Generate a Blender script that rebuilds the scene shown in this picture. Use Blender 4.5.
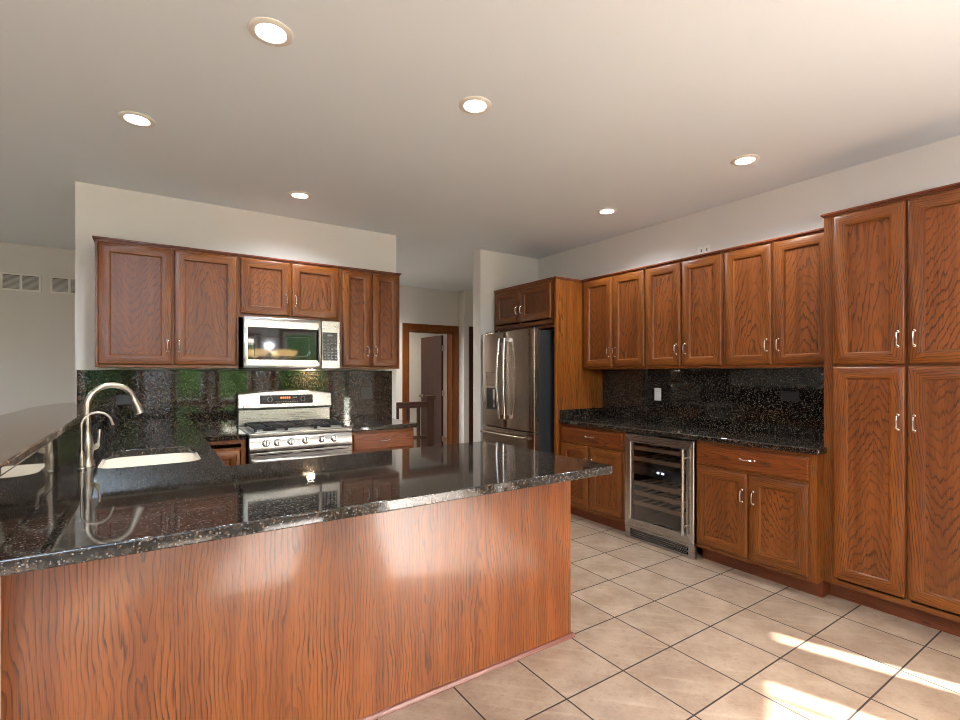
import bpy, bmesh, math, random
from mathutils import Vector, Matrix

for o in list(bpy.data.objects):
    bpy.data.objects.remove(o, do_unlink=True)
SC = bpy.context.scene
COL = SC.collection
PI = math.pi
R = math.radians

# ------------------------------------------------------------------ camera
cam_d = bpy.data.cameras.new('camera')
cam = bpy.data.objects.new('camera', cam_d)
COL.objects.link(cam)
cam.location = (0, 0, 1.36)
cam.rotation_euler = (R(90), 0, R(-33.85))
cam_d.sensor_width = 36
cam_d.lens = 489.9 / 960 * 36
cam_d.shift_y = 13.05 / 960
cam_d.clip_start = .02
SC.camera = cam

# ------------------------------------------------------------------ sky, sun, exposure
SUN_EL = R(33)
SUN_TRAVEL = Vector((-.31 * math.cos(SUN_EL), .951 * math.cos(SUN_EL), -math.sin(SUN_EL)))
SKY_STRENGTH = 2.0
SUN_STRENGTH = 46.0
DOWNLIGHT_W = 70.0
w = bpy.data.worlds.new('sky')
SC.world = w
w.use_nodes = True
nt = w.node_tree
nt.nodes.clear()
wo = nt.nodes.new('ShaderNodeOutputWorld')
bg = nt.nodes.new('ShaderNodeBackground')
sky = nt.nodes.new('ShaderNodeTexSky')
sky.sky_type = 'NISHITA'
sky.sun_disc = False
sky.sun_elevation = SUN_EL
sky.sun_rotation = R(162)
sky.dust_density = 3.0
hs = nt.nodes.new('ShaderNodeHueSaturation')
hs.inputs['Saturation'].default_value = .6
nt.links.new(sky.outputs[0], hs.inputs['Color'])
nt.links.new(hs.outputs[0], bg.inputs[0])
bg.inputs[1].default_value = SKY_STRENGTH
nt.links.new(bg.outputs[0], wo.inputs[0])

sl = bpy.data.lights.new('sun', 'SUN')
sl.energy = SUN_STRENGTH
sl.angle = R(.6)
sl.color = (1, .97, .92)
so = bpy.data.objects.new('sun', sl)
COL.objects.link(so)
so.location = (6, -12, 9)
so.rotation_euler = SUN_TRAVEL.to_track_quat('-Z', 'Y').to_euler()

vs = SC.view_settings
vs.view_transform = 'Standard'
vs.look = 'None'
vs.exposure = 0.27
vs.gamma = 1
vs.use_curve_mapping = False
SC.cycles.use_denoising = True
SC.cycles.filter_width = 1.0
SC.cycles.max_bounces = 10
SC.cycles.diffuse_bounces = 5
SC.cycles.glossy_bounces = 5
SC.cycles.transparent_max_bounces = 12
SC.cycles.sample_clamp_indirect = 8
SC.cycles.caustics_reflective = False
SC.cycles.caustics_refractive = False

# ------------------------------------------------------------------ materials
class NB:
    def __init__(s, name):
        s.m = bpy.data.materials.new(name)
        s.m.use_nodes = True
        s.t = s.m.node_tree
        s.b = s.t.nodes['Principled BSDF']
        s.out = s.t.nodes['Material Output']
    def n(s, typ, **kw):
        x = s.t.nodes.new(typ)
        for k, v in kw.items():
            setattr(x, k, v)
        return x
    def put(s, sock, v):
        if isinstance(v, bpy.types.NodeSocket):
            s.t.links.new(v, sock)
        else:
            sock.default_value = v
    def math(s, op, a, b=0.0, c=0.0):
        x = s.n('ShaderNodeMath', operation=op)
        for i, v in enumerate((a, b, c)):
            s.put(x.inputs[i], v)
        return x.outputs[0]
    def xyz(s, v):
        x = s.n('ShaderNodeSeparateXYZ')
        s.put(x.inputs[0], v)
        return x.outputs
    def comb(s, a, b, c):
        x = s.n('ShaderNodeCombineXYZ')
        for i, v in enumerate((a, b, c)):
            s.put(x.inputs[i], v)
        return x.outputs[0]
    def noise(s, vec, scale=1.0, detail=2.0, rough=.5):
        x = s.n('ShaderNodeTexNoise')
        s.put(x.inputs['Vector'], vec)
        x.inputs['Scale'].default_value = scale
        x.inputs['Detail'].default_value = detail
        x.inputs['Roughness'].default_value = rough
        return x.outputs[0]
    def mix(s, f, a, b):
        x = s.n('ShaderNodeMix', data_type='RGBA')
        s.put(x.inputs[0], f)
        s.put(x.inputs[6], a)
        s.put(x.inputs[7], b)
        return x.outputs[2]
    def step(s, v, lo, hi):
        x = s.n('ShaderNodeMapRange', interpolation_type='SMOOTHSTEP')
        s.put(x.inputs[0], v)
        x.inputs[1].default_value = lo
        x.inputs[2].default_value = hi
        return x.outputs[0]
    def bump(s, h, strength, dist):
        x = s.n('ShaderNodeBump')
        x.inputs['Strength'].default_value = strength
        x.inputs['Distance'].default_value = dist
        s.put(x.inputs['Height'], h)
        s.t.links.new(x.outputs[0], s.b.inputs['Normal'])

def rgb(r, g, b):
    """sRGB 0-255 to linear"""
    f = lambda c: (c / 255 / 12.92) if c / 255 <= .04045 else ((c / 255 + .055) / 1.055) ** 2.4
    return (f(r), f(g), f(b), 1)

def plain(name, col, rough=.5, metal=0.0, spec=.5, emit=None, es=0.0, coat=0.0):
    k = NB(name)
    k.b.inputs['Base Color'].default_value = col
    k.b.inputs['Roughness'].default_value = rough
    k.b.inputs['Metallic'].default_value = metal
    k.b.inputs['Specular IOR Level'].default_value = spec
    k.b.inputs['Coat Weight'].default_value = coat
    if emit:
        k.b.inputs['Emission Color'].default_value = emit
        k.b.inputs['Emission Strength'].default_value = es
    return k.m

def oak(name, A, B, c, horiz=False, cell=0.0, light=(126, 69, 21), mid=(104, 53, 15), dark=(46, 22, 8),
        rough=.34, jag=.5, warp=2.2, linew=.5, coat=0.0, vary=False):
    k = NB(name)
    co = k.n('ShaderNodeTexCoord').outputs['Object']
    rnd = k.n('ShaderNodeObjectInfo').outputs['Random']
    x, y, z = k.xyz(co)
    a = k.math('ADD', x, k.math('MULTIPLY', y, .9))
    if horiz:
        a, z = z, a
    r10 = k.math('MULTIPLY', rnd, 37.0)
    if cell:
        ce = k.math('FLOOR', k.math('DIVIDE', a, cell))
        a2 = k.math('SUBTRACT', k.math('SUBTRACT', a, k.math('MULTIPLY', ce, cell)), cell / 2)
        r10 = k.math('ADD', r10, k.math('MULTIPLY', ce, 3.71))
        wn = k.n('ShaderNodeTexWhiteNoise', noise_dimensions='1D')
        k.put(wn.inputs['W'], ce)
        cx = k.math('MULTIPLY', k.math('SUBTRACT', wn.outputs[0], .5), cell * .8)
        B = k.math('MULTIPLY', k.math('SUBTRACT', k.xyz(wn.outputs[1])[1], .35), B * 2.2)
    else:
        a2 = a
        if vary:
            B = k.math('MULTIPLY', k.math('ADD', .35, k.math('MULTIPLY', k.math('FRACT', k.math('MULTIPLY', rnd, 17.0)), 1.7)), B)
        cx = k.math('MULTIPLY', k.math('SUBTRACT', rnd, .5), .12)
    # low warp, jagged edge
    n1 = k.noise(k.comb(k.math('MULTIPLY', a, 7.0), k.math('MULTIPLY', z, 2.2), r10), 1.0, 2.0)
    n2 = k.noise(k.comb(k.math('MULTIPLY', a, 60.0), k.math('MULTIPLY', z, 5.0), r10), 1.0, 2.0)
    da = k.math('SUBTRACT', a2, cx)
    h = k.math('SQRT', k.math('ADD', k.math('MULTIPLY', da, da), c * c))
    n5 = k.noise(k.comb(k.math('MULTIPLY', a, 24.0), k.math('MULTIPLY', z, 6.0), k.math('ADD', r10, 5.0)), 1.0, 1.0)
    sgn = k.math('SUBTRACT', k.math('MULTIPLY', k.math('GREATER_THAN', k.math('FRACT', k.math('MULTIPLY', rnd, 7.0)), .3), 2.0), 1.0)
    val = k.math('ADD', k.math('MULTIPLY', h, A), k.math('MULTIPLY', k.math('MULTIPLY', z, B), sgn))
    val = k.math('ADD', val, k.math('MULTIPLY', n1, warp * 2))
    val = k.math('ADD', val, k.math('MULTIPLY', n2, jag))
    val = k.math('ADD', val, k.math('MULTIPLY', n5, jag * 1.3))
    val = k.math('ADD', val, r10)
    fr = k.math('FRACT', val)
    # saw profile: soft rise then sharp dark latewood line
    ln = k.math('MULTIPLY', k.step(fr, 1 - linew, .93), k.math('SUBTRACT', 1.0, k.step(fr, .94, 1.0)))
    n3 = k.noise(k.comb(k.math('MULTIPLY', a, 330.0), k.math('MULTIPLY', z, 14.0), r10), 1.0, 2.0)
    pore = k.step(n3, .52, .68)
    ln = k.math('MULTIPLY', ln, k.math('ADD', .55, k.math('MULTIPLY', k.step(n3, .35, .6), .6)))
    n4 = k.noise(k.comb(k.math('MULTIPLY', a, 22.0), k.math('MULTIPLY', z, 1.2), r10), 1.0, 3.0)
    base = k.mix(k.step(n4, .35, .65), rgb(*light), rgb(*mid))
    base = k.mix(k.math('MULTIPLY', pore, .35), base, rgb(*dark))
    n6 = k.noise(k.comb(k.math('MULTIPLY', a, 5.0), k.math('MULTIPLY', z, 3.0), k.math('ADD', r10, 9.0)), 1.0, 2.0)
    colr = k.mix(k.math('MULTIPLY', ln, k.math('ADD', .35, k.math('MULTIPLY', k.step(n6, .3, .65), .6))), base, rgb(*dark))
    # one board differs a little from the next
    tone = k.n('ShaderNodeHueSaturation')
    k.put(tone.inputs['Value'], k.math('ADD', .9, k.math('MULTIPLY', rnd, .2)))
    k.put(tone.inputs['Color'], colr)
    k.put(k.b.inputs['Base Color'], tone.outputs[0])
    k.put(k.b.inputs['Roughness'], k.math('ADD', rough, k.math('MULTIPLY', pore, .1)))
    k.b.inputs['Coat Weight'].default_value = coat
    k.b.inputs['Coat Roughness'].default_value = .12
    k.b.inputs['Specular IOR Level'].default_value = .38
    k.bump(k.math('SUBTRACT', 1.0, k.math('ADD', k.math('MULTIPLY', pore, .6), ln)), .12, .001)
    return k.m

def granite(name, b2=(.040, .027, .018, 1)):
    k = NB(name)
    co = k.n('ShaderNodeNewGeometry').outputs['Position']
    def flecks(scale, lo, hi):
        v = k.n('ShaderNodeTexVoronoi', feature='F1')
        k.put(v.inputs['Vector'], co)
        v.inputs['Scale'].default_value = scale
        rc = k.xyz(v.outputs['Color'])
        return k.math('MULTIPLY', k.math('GREATER_THAN', rc[0], hi), k.math('LESS_THAN', v.outputs['Distance'], lo)), rc[1]
    n = k.noise(co, 60.0, 4.0, .6)
    base = k.mix(k.step(n, .45, .65), (.006, .0052, .0045, 1), b2)
    f1, r1 = flecks(120.0, .38, .78)
    f2, r2 = flecks(230.0, .48, .92)
    c1 = k.mix(k.math('GREATER_THAN', r1, .55), (.16, .085, .045, 1), (.11, .11, .11, 1))
    col = k.mix(k.math('MULTIPLY', f1, .8), base, c1)
    col = k.mix(f2, col, k.mix(r2, (.26, .23, .19, 1), (.11, .075, .05, 1)))
    k.put(k.b.inputs['Base Color'], col)
    k.b.inputs['Roughness'].default_value = .045
    k.b.inputs['IOR'].default_value = 1.6
    return k.m

def tile_floor():
    k = NB('floor_tile')
    co = k.n('ShaderNodeNewGeometry').outputs['Position']
    x, y, z = k.xyz(co)
    S = .35194
    u = k.math('DIVIDE', k.math('SUBTRACT', x, 1.4386), S)
    v = k.math('DIVIDE', k.math('SUBTRACT', y, 1.495), S)
    cu, cv = k.math('FLOOR', u), k.math('FLOOR', v)
    def edge(q):
        f = k.math('FRACT', q)
        return k.math('MINIMUM', f, k.math('SUBTRACT', 1.0, f))
    e = k.math('MINIMUM', edge(u), edge(v))
    grout = k.math('SUBTRACT', 1.0, k.step(e, .0085, .0125))
    wn = k.n('ShaderNodeTexWhiteNoise', noise_dimensions='3D')
    k.put(wn.inputs['Vector'], k.comb(cu, cv, 0.0))
    r = wn.outputs[0]
    sh = k.comb(k.math('ADD', x, k.math('MULTIPLY', r, 13.0)), k.math('ADD', y, k.math('MULTIPLY', r, 7.0)), r)
    n1 = k.noise(sh, 5.0, 6.0, .62)
    n2 = k.noise(sh, 26.0, 5.0, .65)
    st = k.noise(k.comb(k.math('MULTIPLY', x, 4.0), k.math('MULTIPLY', k.math('ADD', y, x), 22.0), r), 1.0, 4.0, .6)
    col = k.mix(k.step(n1, .3, .7), rgb(134, 110, 91), rgb(160, 138, 118))
    col = k.mix(k.math('MULTIPLY', k.step(n2, .5, .72), .4), col, rgb(118, 88, 64))
    col = k.mix(k.math('MULTIPLY', k.step(st, .52, .72), .22), col, rgb(196, 176, 154))
    n7 = k.noise(sh, 95.0, 3.0, .7)
    col = k.mix(k.math('MULTIPLY', k.step(n7, .5, .7), .3), col, rgb(120, 94, 72))
    hv = k.n('ShaderNodeHueSaturation')
    k.put(hv.inputs['Value'], k.math('ADD', .93, k.math('MULTIPLY', r, .13)))
    k.put(hv.inputs['Color'], col)
    k.put(k.b.inputs['Base Color'], k.mix(grout, hv.outputs[0], rgb(40, 26, 18)))
    k.put(k.b.inputs['Roughness'], k.math('ADD', .3, k.math('ADD', k.math('MULTIPLY', n2, .15), k.math('MULTIPLY', grout, .4))))
    k.bump(k.math('SUBTRACT', k.math('MULTIPLY', n2, .25), grout), .35, .002)
    return k.m

def paint(name, col, rough=.75):
    k = NB(name)
    co = k.n('ShaderNodeNewGeometry').outputs['Position']
    n = k.noise(co, 90.0, 3.0)
    n2 = k.noise(co, 1.3, 3.0)
    c2 = tuple(x * .95 for x in col[:3]) + (1,)
    k.put(k.b.inputs['Base Color'], k.mix(n2, col, c2))
    k.b.inputs['Roughness'].default_value = rough
    k.b.inputs['Specular IOR Level'].default_value = .25
    k.bump(n, .06, .001)
    return k.m

def steel(name, col, rough, horiz=True):
    k = NB(name)
    co = k.n('ShaderNodeTexCoord').outputs['Object']
    x, y, z = k.xyz(co)
    q = k.comb(k.math('MULTIPLY', x, 4.0 if horiz else 500.0), k.math('MULTIPLY', y, 4.0 if horiz else 500.0), k.math('MULTIPLY', z, 500.0 if horiz else 4.0))
    n = k.noise(q, 1.0, 2.0)
    k.b.inputs['Base Color'].default_value = col
    k.b.inputs['Metallic'].default_value = 1
    k.put(k.b.inputs['Roughness'], k.math('ADD', rough, k.math('MULTIPLY', n, .08)))
    k.bump(n, .03, .0005)
    return k.m

def glass_mat(name, tint=(1, 1, 1, 1), refl=1.0):
    k = NB(name)
    k.t.nodes.remove(k.b)
    tr = k.n('ShaderNodeBsdfTransparent')
    tr.inputs[0].default_value = tint
    gl = k.n('ShaderNodeBsdfGlossy')
    gl.inputs['Roughness'].default_value = .02
    fr = k.n('ShaderNodeFresnel')
    fr.inputs[0].default_value = 1.5
    mx = k.n('ShaderNodeMixShader')
    k.put(mx.inputs[0], k.math('MULTIPLY', fr.outputs[0], refl))
    k.t.links.new(tr.outputs[0], mx.inputs[1])
    k.t.links.new(gl.outputs[0], mx.inputs[2])
    k.t.links.new(mx.outputs[0], k.out.inputs[0])
    return k.m

def leaf_mat(name, a, b):
    k = NB(name)
    co = k.n('ShaderNodeNewGeometry').outputs['Position']
    n = k.noise(co, 5.0, 6.0, .7)
    k.put(k.b.inputs['Base Color'], k.mix(k.step(n, .35, .65), a, b))
    k.b.inputs['Roughness'].default_value = .6
    k.bump(k.noise(co, 18.0, 3.0), .8, .05)
    return k.m

M = {}
M['oak_v'] = oak('oak_stile', 80, 7, .01, jag=.8, warp=1.6, linew=.5)
M['oak_h'] = oak('oak_rail', 80, 7, .01, horiz=True, jag=.8, warp=1.6, linew=.5)
M['oak_panel'] = oak('oak_door_panel', 36, 9, .03, warp=1.9, vary=True, light=(120, 64, 23), mid=(100, 51, 17), dark=(48, 23, 9), linew=.42, jag=1.1)
M['oak_drawer'] = oak('oak_drawer_front', 75, 6, .03, horiz=True, light=(122, 61, 22), mid=(104, 49, 16), dark=(48, 22, 9), linew=.45, jag=.8)
M['oak_side'] = oak('oak_side_panel', 55, 4, .04, cell=.3, light=(136, 76, 25), mid=(112, 58, 17), dark=(54, 26, 9), jag=1.0, warp=1.6, linew=.6)
M['oak_veneer'] = oak('oak_veneer', 72, 4.5, .03, cell=.41, light=(120, 63, 20), mid=(102, 50, 14), dark=(44, 21, 8), jag=1.0, warp=2.4, linew=.5, rough=.28, coat=.6)
M['oak_trim'] = oak('oak_dark_trim', 120, 1.5, .012, horiz=True, light=(120, 58, 28), mid=(100, 46, 22), dark=(64, 28, 14))
M['oak_shoe'] = oak('oak_shoe_trim', 120, 1.0, .012, horiz=True, light=(120, 72, 58), mid=(104, 58, 46), dark=(80, 42, 32))
M['dark_door'] = oak('dark_wood', 110, 3.0, .02, cell=.3, light=(70, 33, 14), mid=(57, 25, 10), dark=(36, 16, 7), coat=0.0, rough=.5)
M['granite'] = granite('black_granite')
M['granite_bar'] = granite('granite_reflection_tint', (.32, .19, .11, 1))  # same black granite; browner base colour stands in for the reflected wall
M['tile'] = tile_floor()
M['wall'] = paint('wall_paint', rgb(226, 222, 216))
M['ceil'] = paint('ceiling_paint', rgb(233, 243, 252), .85)
M['white'] = plain('white_plastic', rgb(235, 232, 224), .4)
M['whitepaint'] = plain('white_trim_paint', rgb(236, 232, 224), .45)
M['grey_dark'] = plain('vent_shadow', rgb(88, 84, 78), .7)
M['steel'] = steel('brushed_steel', (.42, .40, .375, 1), .24)
M['steel_v'] = steel('brushed_steel_upright', (.55, .52, .48, 1), .22, False)
M['fridge'] = steel('fridge_steel', (.36, .29, .24, 1), .2, False)
M['nickel'] = plain('brushed_nickel', (.50, .45, .38, 1), .3, 1.0)
M['chrome'] = plain('chrome_pull', (.82, .80, .78, 1), .12, 1.0)
M['black'] = plain('black_enamel', (.012, .012, .012, 1), .25)
M['blackglass'] = plain('black_glass', (.008, .008, .009, 1), .04, 0, .6)
M['iron'] = plain('cast_iron', (.012, .011, .011, 1), .5, 0, .25)
M['charcoal'] = plain('charcoal_side', (.018, .019, .019, 1), .45, 0, .3)
M['cream'] = plain('cream_sink', rgb(234, 221, 202), .25)
M['blackplastic'] = plain('black_plastic', (.014, .013, .012, 1), .35)
M['lens'] = plain('downlight_lens', (1, 1, 1, 1), .5, emit=(1, .98, .95, 1), es=14)
M['orange_led'] = plain('orange_digits', (.1, .02, 0, 1), .5, emit=(1, .22, .04, 1), es=2.5)
M['blue_led'] = plain('blue_digits', (.1, .1, .3, 1), .5, emit=(.55, .65, 1, 1), es=5)
M['led_dot'] = plain('led_dot', (1, 1, 1, 1), .5, emit=(1, .98, .95, 1), es=22)
M['mw_lamp'] = plain('hood_lamp_lens', (1, 1, 1, 1), .5, emit=(1, .85, .6, 1), es=40)
M['tray'] = plain('cooktop_tray', (.5, .48, .45, 1), .35, .6)
M['key'] = plain('key_print', rgb(120, 120, 116), .5)
M['shade'] = plain('frosted_shade', rgb(255, 225, 170), .4, emit=(1, .66, .27, 1), es=9)
M['glass'] = glass_mat('window_glass')
M['cooler_glass'] = glass_mat('cooler_glass', (.86, .87, .88, 1), 1.0)
M['shelf_wood'] = plain('beech_shelf_front', rgb(190, 150, 118), .5)
M['cooler_in'] = plain('cooler_liner', (.045, .045, .05, 1), .4)
M['leaf1'] = leaf_mat('leaves_light', (.07, .19, .03, 1), (.24, .40, .09, 1))
M['leaf2'] = leaf_mat('leaves_dark', (.025, .07, .015, 1), (.09, .18, .05, 1))
M['bark'] = plain('bark', (.09, .06, .04, 1), .9)
M['lawn'] = leaf_mat('lawn', (.08, .17, .04, 1), (.16, .26, .08, 1))
M['patio'] = paint('patio_concrete', rgb(205, 200, 190))

# ------------------------------------------------------------------ mesh helpers
class G:
    def __init__(s):
        s.v, s.f, s.m = [], [], []
    def add(s, vs, fs, m=0):
        b = len(s.v)
        s.v += [Vector(p) for p in vs]
        s.f += [tuple(b + i for i in f) for f in fs]
        s.m += [m] * len(fs) if isinstance(m, int) else list(m)
        return s
    def box(s, x0, x1, y0, y1, z0, z1, m=0):
        vs = [(x0, y0, z0), (x1, y0, z0), (x1, y1, z0), (x0, y1, z0), (x0, y0, z1), (x1, y0, z1), (x1, y1, z1), (x0, y1, z1)]
        return s.add(vs, [(0, 3, 2, 1), (4, 5, 6, 7), (0, 1, 5, 4), (1, 2, 6, 5), (2, 3, 7, 6), (3, 0, 4, 7)], m)
    def rings(s, rings, m=0, cap=True, closed=False):
        n = len(rings[0])
        vs = [p for r in rings for p in r]
        fs = []
        k = len(rings)
        for i in range(k - 1 + (1 if closed else 0)):
            a, b = i * n, ((i + 1) % k) * n
            for j in range(n):
                fs.append((a + j, a + (j + 1) % n, b + (j + 1) % n, b + j))
        if cap and not closed:
            fs.append(tuple(range(n))[::-1])
            fs.append(tuple((k - 1) * n + j for j in range(n)))
        return s.add(vs, fs, m)
    def tube(s, pts, r, seg=10, m=0, cap=True):
        pts = [Vector(p) for p in pts]
        rs = r if isinstance(r, (list, tuple)) else [r] * len(pts)
        out = []
        up = None
        for i, p in enumerate(pts):
            d = (pts[min(i + 1, len(pts) - 1)] - pts[max(i - 1, 0)]).normalized()
            if up is None:
                up = Vector((0, 0, 1)) if abs(d.z) < .9 else Vector((1, 0, 0))
            a = d.cross(up)
            if a.length < 1e-4:
                a = d.cross(Vector((0, 1, 0)))
            a.normalize()
            b = a.cross(d).normalized()
            up = b
            out.append([p + (a * math.cos(t) + b * math.sin(t)) * rs[i] for t in (2 * PI * j / seg for j in range(seg))])
        return s.rings(out, m, cap)
    def lathe(s, prof, c=(0, 0, 0), axis='z', seg=24, m=0, cap=True):
        out = []
        for r, h in prof:
            ring = []
            for j in range(seg):
                t = 2 * PI * j / seg
                p = (r * math.cos(t), r * math.sin(t), h)
                if axis == 'y':
                    p = (p[0], p[2], p[1])
                elif axis == 'x':
                    p = (p[2], p[0], p[1])
                ring.append(Vector(c) + Vector(p))
            out.append(ring)
        return s.rings(out, m, cap)
    def prism(s, poly, z0, z1, m=0):
        return s.rings([[(x, y, z0) for x, y in poly], [(x, y, z1) for x, y in poly]], m)
    def frame(s, x0, x1, z0, z1, prof, mv=0, mh=1):
        """profile (inset, y) swept round a rectangle in the xz plane, mitred"""
        loops = [[(x0 + d, y, z0 + d), (x1 - d, y, z0 + d), (x1 - d, y, z1 - d), (x0 + d, y, z1 - d)] for d, y in prof]
        vs = [p for l in loops for p in l]
        fs, ms = [], []
        for i in range(len(prof) - 1):
            for j in range(4):
                k = (j + 1) % 4
                fs.append((i * 4 + j, i * 4 + k, (i + 1) * 4 + k, (i + 1) * 4 + j))
                ms.append(mh if j in (0, 2) else mv)
        return s.add(vs, fs, ms)

ORG = {}
def link(o, parent=None):
    COL.objects.link(o)
    if parent:
        o.parent = parent

def build(name, g, mats, parent=None, bevel=0.0, smooth=True, angle=35, center=True, seg=2, **props):
    """g in the thing's own frame -> ONE mesh object, origin at its centre"""
    if not isinstance(mats, (list, tuple)):
        mats = [mats]
    me = bpy.data.meshes.new(name)
    if center:
        lo = Vector([min(p[i] for p in g.v) for i in range(3)])
        hi = Vector([max(p[i] for p in g.v) for i in range(3)])
        c = (lo + hi) / 2
    else:
        c = Vector((0, 0, 0))
    me.from_pydata([tuple(p - c) for p in g.v], [], g.f)
    for p, mi in zip(me.polygons, g.m):
        p.material_index = mi
    for m in mats:
        me.materials.append(M[m] if isinstance(m, str) else m)
    bm = bmesh.new()
    bm.from_mesh(me)
    bmesh.ops.recalc_face_normals(bm, faces=bm.faces)
    bm.to_mesh(me)
    bm.free()
    if smooth:
        for p in me.polygons:
            p.use_smooth = True
        me.set_sharp_from_angle(angle=R(angle))
    o = bpy.data.objects.new(name, me)
    link(o, parent)
    o.location = c - (ORG.get(parent.name, Vector()) if parent else Vector())
    ORG[o.name] = c
    if bevel:
        b = o.modifiers.new('bevel', 'BEVEL')
        b.width = bevel
        b.segments = seg
        b.limit_method = 'ANGLE'
        b.angle_limit = R(40)
        b.harden_normals = True
    for k, v in props.items():
        o[k] = v
    return o

def thing(name, label, cat, loc=(0, 0, 0), rz=0.0, group=None):
    o = bpy.data.objects.new(name, None)
    link(o)
    o.empty_display_size = .1
    o.location = loc
    o.rotation_euler = (0, 0, rz)
    ORG[o.name] = Vector((0, 0, 0))
    o['label'] = label
    o['category'] = cat
    if group:
        o['group'] = group
    return o

def single(name, g, mats, label, cat, group=None, **kw):
    o = build(name, g, mats, **kw)
    o['label'] = label
    o['category'] = cat
    if group:
        o['group'] = group
    return o

def struct(name, g, mats, **kw):
    o = build(name, g, mats, **kw)
    if not o.parent:
        o['kind'] = 'structure'
    return o

def fill(outer, holes, z0, z1):
    """plate with holes -> G"""
    bm = bmesh.new()
    es = []
    for loop in [outer] + holes:
        vs = [bm.verts.new((x, y, z0)) for x, y in loop]
        for i in range(len(vs)):
            es.append(bm.edges.new((vs[i], vs[(i + 1) % len(vs)])))
    bmesh.ops.triangle_fill(bm, use_beauty=True, use_dissolve=False, edges=es)
    bmesh.ops.dissolve_limit(bm, angle_limit=.001, verts=bm.verts, edges=bm.edges)
    r = bmesh.ops.extrude_face_region(bm, geom=list(bm.faces))
    for e in r['geom']:
        if isinstance(e, bmesh.types.BMVert):
            e.co.z = z1
    # extrude keeps the first faces too
    g = G()
    bm.verts.index_update()
    g.add([v.co.copy() for v in bm.verts], [tuple(v.index for v in f.verts) for f in bm.faces])
    bm.free()
    return g

def rrect(x0, x1, y0, y1, r, n=6):
    out = []
    for cx, cy, a in ((x1 - r, y1 - r, 0), (x0 + r, y1 - r, 90), (x0 + r, y0 + r, 180), (x1 - r, y0 + r, 270)):
        for i in range(n + 1):
            t = R(a + 90 * i / n)
            out.append((cx + r * math.cos(t), cy + r * math.sin(t)))
    return out

# ------------------------------------------------------------------ the room
CZ = 2.74
XW = 3.89          # right wall
YW = 4.55          # range wall
YH = 7.1           # hall wall
struct('floor', G().box(-5.1, 6.6, -3.9, 9.2, -.1, 0), 'tile')
struct('ceiling', G().prism([(-5.2, -2.74), (2.04, -2.74), (4.01, -1.775), (4.01, 4.53), (6.7, 4.53), (6.7, 9.2), (-5.2, 9.2)], CZ, CZ + .1), 'ceil')
struct('wall_range', G().box(-.455, 2.04, YW, YW + .12, 0, CZ), 'wall')
struct('wall_fridge', G().box(3.045, XW + .15, 4.53, 4.68, 0, CZ), 'wall')
struct('wall_hall_near', G().box(XW + .151, 6.6, 4.53, 4.68, 0, CZ), 'wall')
struct('wall_right', G().box(XW, XW + .12, -1.64, 4.53, 0, CZ), 'wall')
g = G()
g.box(-5.1, 3.385, YH, YH + .12, 0, CZ).box(4.195, 4.33, YH, YH + .12, 0, CZ).box(3.385, 4.195, YH, YH + .12, 2.04, CZ)
struct('wall_hall', g, 'wall')
struct('wall_hall_jog', G().box(4.33, 6.6, 6.93, 7.22, 0, CZ), 'wall')
struct('wall_left', G().box(-5.2, -5.1, -2.8, 9.2, 0, CZ), 'wall')
struct('wall_stairwell', G().box(6.6, 6.7, 4.5, 9.2, 0, CZ), 'wall')
struct('wall_study', G().box(1.5, 6.6, 9.0, 9.1, 0, CZ), 'wall')

def wall_with_openings(name, L, opens, T=.14, loc=(0, 0, 0), rz=0.0):
    g = G()
    x = 0.0
    for a, b, s, h in opens:
        g.box(x, a, -T, 0, 0, CZ)
        if s > 0:
            g.box(a, b, -T, 0, 0, s)
        g.box(a, b, -T, 0, h, CZ)
        x = b
    g.box(x, L, -T, 0, 0, CZ)
    o = struct(name, g, 'wall', center=False)
    o.location = loc
    o.rotation_euler = (0, 0, rz)
    return o

WN = [0]
def window(a, b, s, h, loc, rz, T=.14, mull=1, bars=0, vbar=None):
    WN[0] += 1
    g = G()
    fw = .045
    g.box(a, a + fw, -T + .02, -.03, s, h).box(b - fw, b, -T + .02, -.03, s, h)
    g.box(a + fw, b - fw, -T + .02, -.03, s, s + fw).box(a + fw, b - fw, -T + .02, -.03, h - fw, h)
    for i in range(1, mull):
        x = a + (b - a) * i / mull
        g.box(x - .03, x + .03, -T + .02, -.03, s + fw, h - fw)
    for i in range(1, bars + 1):
        z = s + (h - s) * i / (bars + 1)
        g.box(a + fw, b - fw, -T + .05, -.06, z - .012, z + .012)
    if vbar:
        g.box(vbar - .009, vbar + .009, -T + .05, -.06, s + fw, h - fw)
    o = struct('window_%d' % WN[0], g, 'whitepaint', center=False)
    o.location = loc
    o.rotation_euler = (0, 0, rz)
    build('glass', G().box(a + fw * .8, b - fw * .8, -.079, -.075, s + fw * .8, h - fw * .8), 'glass', o, center=False, smooth=False)
    t = G()
    for x0, x1, z0, z1 in ((a - .07, a, s - .07, h + .07), (b, b + .07, s - .07, h + .07), (a, b, h, h + .07), (a, b, s - .07, s)):
        t.box(x0, x1, .001, .018, z0, z1)
    build('casing', t, 'oak_v', o, center=False)
    # daylight portal for the sky
    l = bpy.data.lights.new('sky_portal', 'AREA')
    l.shape = 'RECTANGLE'
    l.size, l.size_y = b - a, h - s
    l.cycles.is_portal = True
    p = bpy.data.objects.new('sky_portal', l)
    COL.objects.link(p)
    p.matrix_world = Matrix.Translation(loc) @ Matrix.Rotation(rz, 4, 'Z') @ Matrix.Translation(((a + b) / 2, -T - .01, (s + h) / 2)) @ Matrix.Rotation(R(-90), 4, 'X') @ Matrix.Rotation(PI, 4, 'X')
    return o

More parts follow.
